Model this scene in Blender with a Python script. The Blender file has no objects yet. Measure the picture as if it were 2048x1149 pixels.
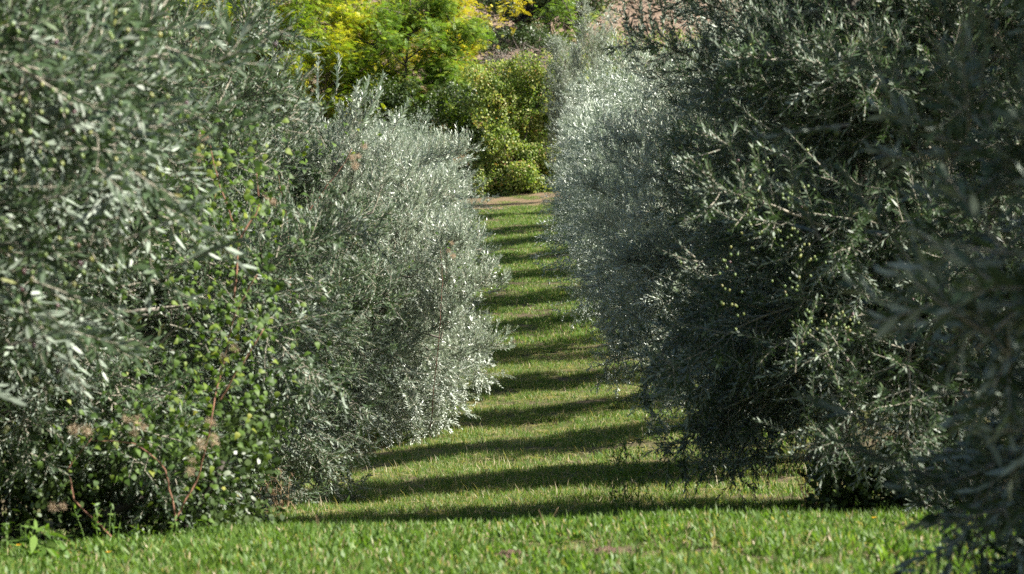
import bpy, math, random
import numpy as np
from mathutils import Vector, Matrix

C = bpy.context.scene.collection
R = math.radians
PI = math.pi
F = 2048 * 85 / 36.0          # focal length in photo pixels
CAM_Z = 1.6

# ------------------------------------------------------------------ camera, sky, sun, exposure
scene = bpy.context.scene
cam_data = bpy.data.cameras.new('camera')
cam = bpy.data.objects.new('camera', cam_data)
C.objects.link(cam)
cam.location = (0, 0, CAM_Z)
cam.rotation_euler = (R(90), 0, 0)
cam_data.lens = 85
cam_data.sensor_width = 36
cam_data.clip_start = 0.1
cam_data.clip_end = 2000
cam_data.dof.use_dof = True
cam_data.dof.focus_distance = 30.0
cam_data.dof.aperture_fstop = 4.4
scene.camera = cam

SUN_EL, SUN_AZ = R(39), R(-13)          # azimuth counted from "straight to the right"
to_sun = Vector((math.cos(SUN_EL) * math.cos(SUN_AZ), math.cos(SUN_EL) * math.sin(SUN_AZ), math.sin(SUN_EL)))
world = bpy.data.worlds.new('World')
scene.world = world
world.use_nodes = True
wn = world.node_tree
bg = wn.nodes['Background']
sky = wn.nodes.new('ShaderNodeTexSky')
sky.sky_type = 'NISHITA'
sky.sun_disc = False
sky.dust_density = 2.0
sky.ozone_density = .5
sky.sun_elevation = SUN_EL
sky.sun_rotation = math.atan2(to_sun.x, to_sun.y)
wn.links.new(sky.outputs[0], bg.inputs[0])
bg.inputs[1].default_value = 0.052
sun_data = bpy.data.lights.new('sun', 'SUN')
sun_data.energy = 5.0
sun_data.angle = R(0.55)
sun_data.color = (1.0, 0.95, 0.86)
sun = bpy.data.objects.new('sun', sun_data)
C.objects.link(sun)
sun.rotation_euler = (-to_sun).to_track_quat('-Z', 'Y').to_euler()
scene.view_settings.view_transform = 'Standard'
scene.view_settings.look = 'None'
scene.view_settings.gamma = 1.0
scene.view_settings.use_curve_mapping = False
scene.view_settings.exposure = 1.7
scene.render.engine = 'CYCLES'
scene.cycles.max_bounces = 6
scene.cycles.diffuse_bounces = 2
scene.cycles.glossy_bounces = 2
scene.cycles.transmission_bounces = 3
scene.cycles.transparent_max_bounces = 4
scene.cycles.use_denoising = False

# ------------------------------------------------------------------ helpers
def at(px, py, Y):
    """photo pixel at distance Y -> point in the place"""
    return Vector(((px - 1024) / F * Y, Y, CAM_Z + (574.5 - py) / F * Y))

PROFILE = np.array([(-40, .2), (0, .28), (10.5, .29), (12.5, .255), (14, .20), (15.2, .07), (17, -.07), (19, -.125), (22, -.22),
                    (26, -.25), (29, -.235), (34.5, -.15), (40, .1), (46, .54), (52, 1.05), (58, 1.68), (65, 2.35),
                    (71, 2.98), (78, 3.76), (85, 4.57), (89, 5.15), (93, 6.3), (98, 8.2), (104, 10.6), (120, 15.2),
                    (160, 26.5), (240, 49), (420, 95)])

def ground_z(x, y):
    x = np.asarray(x, float); y = np.asarray(y, float)
    s = 0
    for d in (-1.0, -.5, 0, .5, 1.0):
        s = s + np.interp(y + d, PROFILE[:, 0], PROFILE[:, 1])
    z = s / 5
    k = np.clip((y - 12) / 14, 0.25, 1) * np.clip((110 - y) / 40, 0, 1)
    z = z + 0.12 * 12 * np.tanh(x / 12) * k
    z = z + 0.02 * np.sin(x * 1.7 + y * .9) * np.cos(y * .55 - x * .6)
    return z

def gz(x, y):
    return float(ground_z(x, y))

def unit(a):
    return a / np.maximum(np.linalg.norm(a, axis=-1, keepdims=True), 1e-9)

class MB:
    def __init__(self):
        self.v, self.q, self.t, self.c = [], [], [], []
        self.n = 0
    def add(self, v, q=None, t=None, tint=0.5):
        v = np.asarray(v, float).reshape(-1, 3)
        self.v.append(v)
        if q is not None and len(q): self.q.append(np.asarray(q, np.int64).reshape(-1, 4) + self.n)
        if t is not None and len(t): self.t.append(np.asarray(t, np.int64).reshape(-1, 3) + self.n)
        self.c.append(np.broadcast_to(np.asarray(tint, float), (len(v),)))
        self.n += len(v)
    def tube(self, pts, rad, sides=5, tint=0.5, noise=0.0, rng=None, cap=True):
        pts = np.asarray(pts, float)
        n = len(pts)
        rad = np.broadcast_to(np.asarray(rad, float), (n,))
        T = unit(np.gradient(pts, axis=0))
        ref = np.array([0, 0, 1.0]) if abs(T[0][2]) < .9 else np.array([1.0, 0, 0])
        A = unit(np.cross(T, ref)); B = np.cross(T, A)
        a = np.arange(sides) / sides * 2 * PI
        rr = rad[:, None] * np.ones(sides)
        if noise and rng is not None:
            rr = rr * (1 + noise * rng.normal(size=rr.shape))
        v = pts[:, None, :] + (A[:, None, :] * np.cos(a)[None, :, None] + B[:, None, :] * np.sin(a)[None, :, None]) * rr[..., None]
        i = np.arange(n - 1)[:, None] * sides; j = np.arange(sides)[None, :]; k = (j + 1) % sides
        q = np.stack([i + j, i + k, i + sides + k, i + sides + j], -1).reshape(-1, 4)
        t = None
        if cap and sides >= 3:
            e = (n - 1) * sides
            t = [(e, e + m, e + m + 1) for m in range(1, sides - 1)]
        self.add(v.reshape(-1, 3), q, t, tint)
    def leaves(self, P, D, N, L, W, tint, shape='lance', bend=0.12, fold=0.0):
        """one small bent blade per row: base P, direction D, normal N, length L, width W"""
        P = np.asarray(P, float); n = len(P)
        if n == 0: return
        D = unit(np.asarray(D, float)); N = np.asarray(N, float)
        N = unit(N - (N * D).sum(1, keepdims=True) * D)
        S = np.cross(D, N)
        L = np.broadcast_to(np.asarray(L, float), (n,))[:, None]; W = np.broadcast_to(np.asarray(W, float), (n,))[:, None]
        bd = np.broadcast_to(np.asarray(bend, float), (n,))[:, None]
        prof = {'lance': ((.0, 0), (.33, .5), (.72, .38), (1, 0)), 'oval': ((0, 0), (.3, .5), (.7, .42), (1, 0)),
                'diamond': ((0, 0), (.45, .5), (1, 0)), 'blade': ((0, .35), (.5, .42), (1, 0)), 'heart': ((0, .2), (.16, .5), (.45, .46), (.75, .2), (1, 0)), 'strap': ((0, .3), (.45, .5), (.8, .42), (1, 0))}[shape]
        rows = []; cnt = 0; quads = []; tris = []; prev = None
        for s, w in prof:
            c = P + D * L * s - N * L * bd * s * s
            if w == 0:
                rows.append(c); cur = (cnt,); cnt += 1
            else:
                rows.append(c + S * W * w + N * W * fold * w); rows.append(c - S * W * w + N * W * fold * w); cur = (cnt, cnt + 1); cnt += 2
            if prev is not None:
                if len(prev) == 1: tris.append((prev[0], cur[0], cur[1]))
                elif len(cur) == 1: tris.append((prev[0], cur[0], prev[1]))
                else: quads.append((prev[0], cur[0], cur[1], prev[1]))
            prev = cur
        v = np.stack(rows, 1)
        off = (np.arange(n) * cnt)[:, None, None]
        q = (off + np.array(quads)[None]).reshape(-1, 4) if quads else None
        t = (off + np.array(tris)[None]).reshape(-1, 3) if tris else None
        self.add(v.reshape(-1, 3), q, t, np.repeat(np.broadcast_to(np.asarray(tint, float), (n,)), cnt))
    def mesh(self, name, mat, smooth=False):
        me = bpy.data.meshes.new(name)
        v = np.concatenate(self.v) if self.v else np.zeros((0, 3))
        q = np.concatenate(self.q) if self.q else np.zeros((0, 4), np.int64)
        t = np.concatenate(self.t) if self.t else np.zeros((0, 3), np.int64)
        me.vertices.add(len(v)); me.vertices.foreach_set('co', v.astype(np.float32).ravel())
        nl = q.size + t.size
        me.loops.add(nl); me.loops.foreach_set('vertex_index', np.concatenate([q.ravel(), t.ravel()]).astype(np.int32))
        npoly = len(q) + len(t)
        me.polygons.add(npoly)
        start = np.concatenate([np.arange(len(q)) * 4, q.size + np.arange(len(t)) * 3]).astype(np.int32)
        me.polygons.foreach_set('loop_start', start)
        a = me.attributes.new('tint', 'FLOAT', 'POINT')
        a.data.foreach_set('value', np.concatenate(self.c).astype(np.float32) if self.c else np.zeros(0, np.float32))
        me.update(calc_edges=True)
        if smooth: me.polygons.foreach_set('use_smooth', np.ones(npoly, bool))
        me.materials.append(mat)
        return me

def link(name, me, parent=None, loc=(0, 0, 0), rot=(0, 0, 0), scale=1.0, kind=None, label=None, cat=None, group=None):
    o = bpy.data.objects.new(name, me)
    C.objects.link(o)
    o.location = loc; o.rotation_euler = rot
    o.scale = (scale,) * 3 if not hasattr(scale, '__len__') else scale
    if parent is not None: o.parent = parent
    if kind: o['kind'] = kind
    if label: o['label'] = label
    if cat: o['category'] = cat
    if group: o['group'] = group
    return o

def thing(name, label, cat, loc, group=None, rz=0.0):
    return link(name, None, None, loc, (0, 0, rz), label=label, cat=cat, group=group)

# ------------------------------------------------------------------ materials
def newmat(name):
    m = bpy.data.materials.new(name); m.use_nodes = True
    nt = m.node_tree; nt.nodes.clear()
    out = nt.nodes.new('ShaderNodeOutputMaterial')
    return m, nt, out

def ramp(nt, fac, stops):
    r = nt.nodes.new('ShaderNodeValToRGB')
    el = r.color_ramp.elements
    while len(el) < len(stops): el.new(0.5)
    for e, (p, c) in zip(el, stops):
        e.position = p; e.color = (*c, 1)
    nt.links.new(fac, r.inputs[0])
    return r.outputs[0]

def leaf_mat(name, stops, back=None, rough=0.45, spec=0.5, trans=0.3, tcol=None, obj_var=0.12):
    m, nt, out = newmat(name)
    at_ = nt.nodes.new('ShaderNodeAttribute'); at_.attribute_name = 'tint'
    info = nt.nodes.new('ShaderNodeObjectInfo')
    ma = nt.nodes.new('ShaderNodeMath'); ma.operation = 'MULTIPLY_ADD'
    nt.links.new(info.outputs['Random'], ma.inputs[0]); ma.inputs[1].default_value = obj_var; ma.inputs[2].default_value = -obj_var / 2
    ad = nt.nodes.new('ShaderNodeMath'); ad.operation = 'ADD'; ad.use_clamp = True
    nt.links.new(at_.outputs['Fac'], ad.inputs[0]); nt.links.new(ma.outputs[0], ad.inputs[1])
    front = ramp(nt, ad.outputs[0], stops)
    col = front
    if back is not None:
        bk = ramp(nt, ad.outputs[0], back)
        geo = nt.nodes.new('ShaderNodeNewGeometry')
        mx = nt.nodes.new('ShaderNodeMix'); mx.data_type = 'RGBA'
        nt.links.new(geo.outputs['Backfacing'], mx.inputs[0])
        nt.links.new(front, mx.inputs[6]); nt.links.new(bk, mx.inputs[7])
        col = mx.outputs[2]
    p = nt.nodes.new('ShaderNodeBsdfPrincipled')
    nt.links.new(col, p.inputs['Base Color'])
    p.inputs['Roughness'].default_value = rough
    p.inputs['Specular IOR Level'].default_value = spec
    if trans > 0:
        tr = nt.nodes.new('ShaderNodeBsdfTranslucent')
        hs = nt.nodes.new('ShaderNodeMix'); hs.data_type = 'RGBA'; hs.blend_type = 'MULTIPLY'; hs.inputs[0].default_value = 1
        nt.links.new(front, hs.inputs[6]); hs.inputs[7].default_value = (*(tcol or (1.5, 1.6, .6)), 1)
        nt.links.new(hs.outputs[2], tr.inputs[0])
        ms = nt.nodes.new('ShaderNodeMixShader'); ms.inputs[0].default_value = trans
        nt.links.new(p.outputs[0], ms.inputs[1]); nt.links.new(tr.outputs[0], ms.inputs[2])
        nt.links.new(ms.outputs[0], out.inputs[0])
    else:
        nt.links.new(p.outputs[0], out.inputs[0])
    return m

def bark_mat(name, a, b, scale=18):
    m, nt, out = newmat(name)
    tc = nt.nodes.new('ShaderNodeTexCoord')
    no = nt.nodes.new('ShaderNodeTexNoise'); no.inputs['Scale'].default_value = scale; no.inputs['Detail'].default_value = 6
    mp = nt.nodes.new('ShaderNodeMapping'); mp.inputs['Scale'].default_value = (1, 1, .25)
    nt.links.new(tc.outputs['Object'], mp.inputs[0]); nt.links.new(mp.outputs[0], no.inputs[0])
    c = ramp(nt, no.outputs['Fac'], [(.3, a), (.7, b)])
    p = nt.nodes.new('ShaderNodeBsdfPrincipled'); p.inputs['Roughness'].default_value = .85
    nt.links.new(c, p.inputs['Base Color'])
    bu = nt.nodes.new('ShaderNodeBump'); bu.inputs['Strength'].default_value = .7; bu.inputs['Distance'].default_value = .02
    nt.links.new(no.outputs['Fac'], bu.inputs['Height']); nt.links.new(bu.outputs[0], p.inputs['Normal'])
    nt.links.new(p.outputs[0], out.inputs[0])
    return m

M = {}
M['olive_leaf'] = leaf_mat('olive_leaf', [(0, (.024, .044, .019)), (.5, (.047, .080, .037)), (.9, (.095, .135, .055)), (1, (.20, .18, .05))],
                           back=[(0, (.185, .23, .18)), (1, (.285, .335, .265))], rough=.48, spec=.4, trans=.12, tcol=(1.6, 1.9, .8))
M['silver_leaf'] = leaf_mat('silver_leaf', [(0, (.090, .122, .085)), (.5, (.165, .205, .150)), (.9, (.25, .29, .20)), (1, (.28, .28, .15))],
                            back=[(0, (.42, .48, .41)), (1, (.57, .62, .545))], rough=.40, spec=.7, trans=.16, tcol=(1.4, 1.6, 1.0))
M['olive_bark'] = bark_mat('olive_bark', (.07, .06, .05), (.20, .18, .15))
M['olive_twig'] = bark_mat('olive_twig', (.20, .19, .15), (.34, .31, .24), 40)
M['clematis_leaf'] = leaf_mat('clematis_leaf', [(0, (.04, .08, .014)), (.5, (.085, .15, .02)), (.8, (.18, .22, .03)), (1, (.26, .21, .04))], rough=.56, spec=.3, trans=.35)
M['vine_stem'] = bark_mat('vine_stem', (.13, .06, .04), (.24, .12, .07), 40)
M['seed_fluff'] = leaf_mat('seed_fluff', [(0, (.27, .20, .14)), (1, (.55, .45, .33))], rough=.8, spec=.1, trans=.35, tcol=(1.2, 1.1, .9))
M['grass'] = leaf_mat('grass', [(0, (.040, .095, .014)), (.45, (.088, .165, .030)), (.80, (.15, .225, .05)), (.86, (.28, .24, .12)), (1, (.40, .33, .21))],
                      rough=.5, spec=.35, trans=.42, tcol=(1.35, 1.45, .55), obj_var=.1)
M['hedge_leaf'] = leaf_mat('hedge_leaf', [(0, (.065, .125, .022)), (.4, (.19, .26, .055)), (.72, (.44, .43, .19)), (.9, (.30, .19, .07)), (1, (.24, .09, .04))],
                           rough=.5, spec=.4, trans=.4)
M['locust_green'] = leaf_mat('locust_green', [(0, (.07, .14, .026)), (.6, (.16, .25, .05)), (1, (.32, .34, .07))], rough=.5, spec=.4, trans=.4)
M['locust_yellow'] = leaf_mat('locust_yellow', [(0, (.18, .24, .02)), (.4, (.44, .42, .03)), (1, (.68, .58, .05))], rough=.5, spec=.4, trans=.4, tcol=(1.2, 1.15, .6))
M['locust_mixed'] = leaf_mat('locust_mixed', [(0, (.08, .16, .02)), (.5, (.20, .27, .035)), (.84, (.44, .42, .03)), (1, (.62, .54, .05))], rough=.5, spec=.4, trans=.4)
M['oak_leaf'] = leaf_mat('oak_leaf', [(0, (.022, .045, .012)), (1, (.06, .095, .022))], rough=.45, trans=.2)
M['dark_bark'] = bark_mat('dark_bark', (.018, .015, .012), (.055, .045, .035), 8)
M['locust_bark'] = bark_mat('locust_bark', (.05, .04, .03), (.12, .10, .08), 8)
M['dead_twig'] = bark_mat('dead_twig', (.08, .07, .06), (.24, .21, .18), 30)
M['dry_stalk'] = leaf_mat('dry_stalk', [(0, (.11, .07, .04)), (1, (.30, .22, .13))], rough=.8, spec=.2, trans=.15, tcol=(1.1, 1, .8))
M['weed_leaf'] = leaf_mat('weed_leaf', [(0, (.06, .13, .02)), (1, (.15, .24, .05))], rough=.5, trans=.4)
M['petal'] = leaf_mat('petal', [(0, (.75, .34, .01)), (1, (.85, .50, .02))], rough=.6, trans=.25, tcol=(1.1, 1, .6))

def fruit_mat():
    m, nt, out = newmat('olive_fruit')
    info = nt.nodes.new('ShaderNodeObjectInfo')
    c = ramp(nt, info.outputs['Random'], [(0, (.075, .125, .028)), (.6, (.12, .17, .045)), (.9, (.20, .20, .06)), (.93, (.10, .05, .05)), (1, (.05, .025, .035))])
    p = nt.nodes.new('ShaderNodeBsdfPrincipled'); p.inputs['Roughness'].default_value = .35
    p.inputs['Subsurface Weight'].default_value = .1; p.inputs['Subsurface Radius'].default_value = (.01, .01, .004)
    nt.links.new(c, p.inputs['Base Color']); nt.links.new(p.outputs[0], out.inputs[0])
    return m
M['fruit'] = fruit_mat()

def soil_mat(name, a, b, c3=None, scale=6, bump=.5, grassy=False):
    m, nt, out = newmat(name)
    geo = nt.nodes.new('ShaderNodeNewGeometry')
    def noise(s, d=6, r=.6):
        n = nt.nodes.new('ShaderNodeTexNoise'); n.inputs['Scale'].default_value = s; n.inputs['Detail'].default_value = d; n.inputs['Roughness'].default_value = r
        nt.links.new(geo.outputs['Position'], n.inputs['Vector']); return n.outputs['Fac']
    fine = noise(scale * 5, 8, .65); big = noise(scale * .12, 4)
    col = ramp(nt, fine, [(.3, a), (.7, b)])
    if c3 is not None:
        mx = nt.nodes.new('ShaderNodeMix'); mx.data_type = 'RGBA'
        f = ramp(nt, big, [(.42, (0, 0, 0)), (.6, (1, 1, 1))])
        nt.links.new(f, mx.inputs[0]); nt.links.new(col, mx.inputs[6])
        c3c = ramp(nt, noise(scale * 8, 6, .7), [(.3, c3[0]), (.7, c3[1])])
        nt.links.new(c3c, mx.inputs[7]); col = mx.outputs[2]
    p = nt.nodes.new('ShaderNodeBsdfPrincipled'); p.inputs['Roughness'].default_value = .95; p.inputs['Specular IOR Level'].default_value = .15
    nt.links.new(col, p.inputs['Base Color'])
    bu = nt.nodes.new('ShaderNodeBump'); bu.inputs['Strength'].default_value = bump; bu.inputs['Distance'].default_value = .05
    nt.links.new(fine, bu.inputs['Height']); nt.links.new(bu.outputs[0], p.inputs['Normal'])
    nt.links.new(p.outputs[0], out.inputs[0])
    return m
M['ground'] = soil_mat('grassy_soil', (.045, .04, .022), (.17, .13, .08), ((.05, .06, .02), (.11, .11, .04)))
M['bare'] = soil_mat('bare_soil', (.10, .075, .04), (.24, .17, .11), None, 4, .8)
M['field'] = soil_mat('ploughed_soil', (.11, .078, .055), (.245, .18, .132), None, 1.2, 1.0)
M['clod'] = soil_mat('clod_soil', (.09, .06, .042), (.20, .14, .10), None, 8, .9)

# ------------------------------------------------------------------ ground, bare strip, ploughed field
def sheet(name, xs, ys, mat, lift=0.0, rough=0.0, seed=1, kind='structure'):
    rng = np.random.default_rng(seed)
    X, Y = np.meshgrid(xs, ys)
    Z = ground_z(X, Y) + lift
    if rough: Z = Z + rough * (rng.normal(size=Z.shape))
    v = np.stack([X, Y, Z], -1).reshape(-1, 3)
    nx, ny = len(xs), len(ys)
    i = np.arange(ny - 1)[:, None] * nx + np.arange(nx - 1)[None, :]
    q = np.stack([i, i + 1, i + nx + 1, i + nx], -1).reshape(-1, 4)
    mb = MB(); mb.add(v, q)
    return link(name, mb.mesh(name, mat, smooth=True), kind=kind)

xs = np.concatenate([np.linspace(-260, -14, 26)[:-1], np.linspace(-14, 14, 113), np.linspace(14, 260, 26)[1:]])
ys = np.concatenate([np.linspace(-60, 6, 20)[:-1], np.linspace(6, 30, 97)[:-1], np.linspace(30, 104, 150)[:-1], np.linspace(104, 560, 40)])
sheet('ground', xs, ys, M['ground'])
sheet('bare_soil_strip', np.linspace(-16, 16, 65), np.linspace(82.3, 103, 42), M['bare'], lift=.02, rough=.012, seed=4)
sheet('ploughed_field', np.linspace(-60, 75, 340), np.linspace(103.2, 170, 260), M['field'], lift=.12, rough=.09, seed=5)
sheet('upper_field', np.linspace(-150, 150, 60), np.linspace(170, 420, 60), M['field'], lift=.12, rough=.1, seed=6)

# clods of the ploughed field that can be told from the furrows
def clod_bm(rng, n, area):
    mb = MB()
    base = np.array([(1, 0, 0), (-1, 0, 0), (0, 1, 0), (0, -1, 0), (0, 0, 1), (0, 0, -1)], float)
    tri = np.array([(0, 2, 4), (2, 1, 4), (1, 3, 4), (3, 0, 4), (2, 0, 5), (1, 2, 5), (3, 1, 5), (0, 3, 5)])
    x = rng.uniform(area[0], area[1], n); y = rng.uniform(area[2], area[3], n)
    s = rng.lognormal(-2.2, .45, n)
    z = ground_z(x, y) + .14
    for i in range(n):
        v = base * s[i] * rng.uniform(.55, 1.3, (6, 1)) * np.array([1.2, 1, .8]) + (x[i], y[i], z[i])
        mb.add(v, None, tri, rng.random())
    return mb
rng = np.random.default_rng(77)
link('soil_clods', clod_bm(rng, 5200, (-6, 24, 103.5, 135)).mesh('soil_clods', M['field']), kind='stuff')

# ------------------------------------------------------------------ olive branches (shared meshes)
def twig_path(p0, d0, L, n, rng, lift, wob=.12):
    pts = [np.array(p0, float)]; d = np.array(d0, float)
    for i in range(n - 1):
        d = d + np.array([0, 0, lift]) / n + rng.normal(size=3) * wob / math.sqrt(n)
        d = d / np.linalg.norm(d)
        pts.append(pts[-1] + d * L / (n - 1))
    return np.array(pts)

def resample(pts, step, s0=0.0):
    seg = np.linalg.norm(np.diff(pts, axis=0), axis=1)
    cum = np.concatenate([[0], np.cumsum(seg)])
    s = np.arange(s0, cum[-1], step)
    P = np.stack([np.interp(s, cum, pts[:, k]) for k in range(3)], 1)
    T = unit(np.gradient(P, axis=0)) if len(P) > 1 else np.tile(unit(pts[-1] - pts[-2]), (len(P), 1))
    return P, T, s / max(cum[-1], 1e-6)

def leaf_twig(acc, pts, rng, step=.02, Lm=.058, s0=.03, wide=.21):
    """opposite leaves along one twig, appended to acc"""
    P, T, u = resample(pts, step, s0)
    n = len(P)
    if n == 0: return
    ref = np.where(np.abs(T[:, 2:3]) < .9, np.array([[0, 0, 1.0]]), np.array([[1.0, 0, 0]]))
    A = unit(np.cross(T, ref)); B = np.cross(T, A)
    roll = rng.uniform(0, PI) + np.arange(n) * (PI / 2) + rng.normal(size=n) * .35
    for sgn in (0, PI):
        a = roll + sgn
        S = A * np.cos(a)[:, None] + B * np.sin(a)[:, None]
        ang = R(48) + rng.normal(size=n) * .22
        ang = ang * (1 - .45 * u)
        D = T * np.cos(ang)[:, None] + S * np.sin(ang)[:, None] + rng.normal(size=(n, 3)) * .08
        N = T * np.sin(ang)[:, None] - S * np.cos(ang)[:, None] + rng.normal(size=(n, 3)) * .15
        L = Lm * (1 - .35 * u ** 3) * rng.uniform(.7, 1.2, n)
        acc['P'].append(P); acc['D'].append(D); acc['N'].append(N); acc['L'].append(L)
        acc['W'].append(L * wide * rng.uniform(.85, 1.15, n)); acc['C'].append(np.clip(.45 + .3 * (u - .5) + rng.normal(size=n) * .16, 0, 1))

def cat(acc):
    return [np.concatenate(acc[k]) for k in 'PDNLWC']

def new_acc():
    return {k: [] for k in 'PDNLWC'}

def gen_branch(seed, kind, L=1.3, n2=26, dens=1.0, Lm=.058, shape='lance', lift=None, mat=None):
    rng = np.random.default_rng(seed)
    e0, e1, lift2 = {'up': (68, 84, .55), 'side': (34, 12, .50), 'droop': (8, -58, -.15)}[kind]
    if lift is not None: lift2 = lift
    n = 14
    pts = [np.zeros(3)]; yaw = 0.0
    for i in range(n - 1):
        u = i / (n - 2)
        e = R(e0 + (e1 - e0) * u) + rng.normal() * .05
        yaw += rng.normal() * .07
        pts.append(pts[-1] + np.array([math.cos(e) * math.cos(yaw), math.cos(e) * math.sin(yaw), math.sin(e)]) * L / (n - 1))
    main = np.array(pts)
    wood = MB(); acc = new_acc()
    wood.tube(main, np.linspace(.012, .003, n), 5)
    leaf_twig(acc, main[n // 2:], rng, .02 / dens, Lm)
    P, T, u = resample(main, L / n2, .06)
    roll = 0
    for i in range(len(P)):
        roll += 2.4 + rng.normal() * .3
        t = T[i]; ref = np.array([0, 0, 1.0]) if abs(t[2]) < .9 else np.array([1.0, 0, 0])
        a = np.cross(t, ref); a /= np.linalg.norm(a); b = np.cross(t, a)
        s = a * math.cos(roll) + b * math.sin(roll)
        an = R(50) + rng.normal() * .15
        d = t * math.cos(an) + s * math.sin(an)
        l2 = (.24 + .34 * (1 - u[i]) ** .7) * rng.uniform(.75, 1.25)
        tw = twig_path(P[i], d, l2, 7, rng, lift2)
        wood.tube(tw, np.linspace(.005, .0015, 7), 3)
        leaf_twig(acc, tw, rng, .021 / dens, Lm)
        for j in range(int(rng.integers(3, 6))):
            k = int(rng.integers(1, 6))
            s3 = unit(rng.normal(size=3)); tt = unit(tw[k + 0] - tw[k - 1])
            d3 = tt * .7 + s3 * .75
            t3 = twig_path(tw[k], unit(d3), rng.uniform(.12, .27), 5, rng, lift2 * .8)
            wood.tube(t3, np.linspace(.003, .001, 5), 3, cap=False)
            leaf_twig(acc, t3, rng, .022 / dens, Lm)
    return wood, acc

def branch_meshes(seed, kind, **kw):
    wood, acc = gen_branch(seed, kind, **kw)
    lb = MB(); lb.leaves(*cat(acc), shape=kw.get('shape', 'lance'))
    return wood.mesh('branch_wood', M['olive_twig']), lb.mesh('branch_foliage', M[kw.get('mat') or 'olive_leaf'])

BR = {k: [branch_meshes(100 * i + ord(k[0]), k) for i in range(4)] for k in ('up', 'side', 'droop')}

BRS = {k: [branch_meshes(77 + 100 * i + ord(k[0]), k, mat='silver_leaf', lift={'up': .8, 'side': 1.7, 'droop': .25}[k]) for i in range(4)] for k in ('up', 'side', 'droop')}
BRN = {k: [branch_meshes(55 + 100 * i + ord(k[0]), k, n2=22, dens=.72, Lm=.082, lift={'up': .6, 'side': .75, 'droop': .1}[k]) for i in range(4)] for k in ('up', 'side', 'droop')}
ENV_T = np.array([0, .08, .22, .45, .65, .8, .92, 1.0])
ENV_ROUND = np.array([.80, .92, .98, 1.0, .88, .66, .40, .12])
ENV_BOX = np.array([.70, .84, .95, 1.0, .98, .93, .80, .50])

def crown_slots(rng, Rc, H, n, z0=.32, box=False, sc=1.0, foot=1.0, hollow=False):
    """where the branches of a crown sit: kind, base point, yaw, scale"""
    prof = ENV_BOX if box else ENV_ROUND
    tt = np.linspace(0, 1, 200); w = np.interp(tt, ENV_T, prof) + .12 + .5 * (tt < .2)
    cdf = np.cumsum(w) / w.sum()
    slots = []; ph = rng.uniform(0, 6.28, 3)
    for i in range(n):
        t = float(np.interp((i + rng.random()) / n, cdf, tt))
        phi = i * 2.399963 + rng.normal() * .2
        lump = 1 + .12 * math.sin(3 * phi + 5 * t + ph[0]) + .10 * math.sin(5 * phi - 9 * t + ph[1]) + rng.normal() * .09
        if math.sin(4 * phi + ph[2]) * math.sin(11 * t + 2 * phi + ph[1]) > .62: lump -= .30      # a pocket between the boughs
        r = Rc * float(np.interp(t, ENV_T, prof)) * lump * (foot + (1 - foot) * min(1, t / .38))
        z = z0 + (H - z0) * t
        kind = 'up' if t > .74 + rng.normal() * .05 else ('droop' if t < .28 + rng.normal() * .06 else 'side')
        s = sc * rng.uniform(.85, 1.18)
        reach, rise = {'up': (.5, 1.45), 'side': (1.42, .6), 'droop': (1.2, -.75)}[kind]
        rb = max(.06, r - reach * s * rng.uniform(.85, 1.0))
        zb = z - rise * s * (.9 if kind == 'up' else .6)
        zb = max(zb, z0 + .12)
        if hollow and zb < 1.75 and math.sin(phi) < -.3 and math.cos(phi) < .4:
            zb += 1.45 - .78 * zb      # the skirt is lifted on this side and leaves a hollow
        slots.append((kind, (rb * math.cos(phi), rb * math.sin(phi), zb), phi + rng.normal() * .2, s))
    # an inner fill keeps the crown from being hollow
    for i in range(n // 6):
        t = rng.uniform(.15, .8); phi = rng.uniform(0, 2 * PI); rb = Rc * rng.uniform(0, .35)
        slots.append(('side', (rb * math.cos(phi), rb * math.sin(phi), z0 + (H - z0) * t), phi, sc))
    return slots

def trunk_and_limbs(root, rng, Rc, H, slots):
    mb = MB()
    h = rng.uniform(.75, 1.0)
    zz = np.linspace(-.12, h, 9)
    lean = rng.normal(size=2) * .1
    pts = np.stack([lean[0] * zz ** 2 + .03 * np.sin(zz * 6), lean[1] * zz ** 2 + .03 * np.cos(zz * 5), zz], 1)
    mb.tube(pts, np.interp(zz, [-.12, .1, .5, h], [.24, .17, .135, .15]), 12, noise=.06, rng=rng)
    tr = link('trunk', mb.mesh('trunk', M['olive_bark'], True), root)
    nl = 6
    limbs = []
    for k in range(nl):
        phi = k / nl * 2 * PI + rng.normal() * .2
        rr = np.linspace(0, 1, 9)
        rad = Rc * .5 * rr ** .8 * (.5 if k == 0 else 1); up = h - .05 + (H * .78 - h) * rr ** 1.15
        p = np.stack([pts[-1, 0] + rad * np.cos(phi + .3 * rr), pts[-1, 1] + rad * np.sin(phi + .3 * rr), up], 1)
        p[1:-1] += rng.normal(size=(7, 3)) * .03
        limbs.append(p)
    wood = [MB() for _ in limbs]
    for p, m in zip(limbs, wood): m.tube(p, np.linspace(.075, .018, 9), 7, noise=.04, rng=rng)
    allp = np.concatenate(limbs); own = np.repeat(np.arange(nl), 9)
    for kind, b, yaw, s in slots:
        b = np.array(b)
        cost = np.linalg.norm(allp - b, axis=1) + np.maximum(allp[:, 2] - b[2], 0) * .8
        j = int(np.argmin(cost)); a = allp[j]
        mid = (a + b) / 2 + np.array([0, 0, .05])
        wood[own[j]].tube(np.stack([a, (a + mid) / 2, mid, (b + mid) / 2, b]), np.linspace(.02, .012, 5), 5)
    for m in wood: link('limb', m.mesh('limb', M['olive_bark'], True), tr)
    return tr

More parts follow.
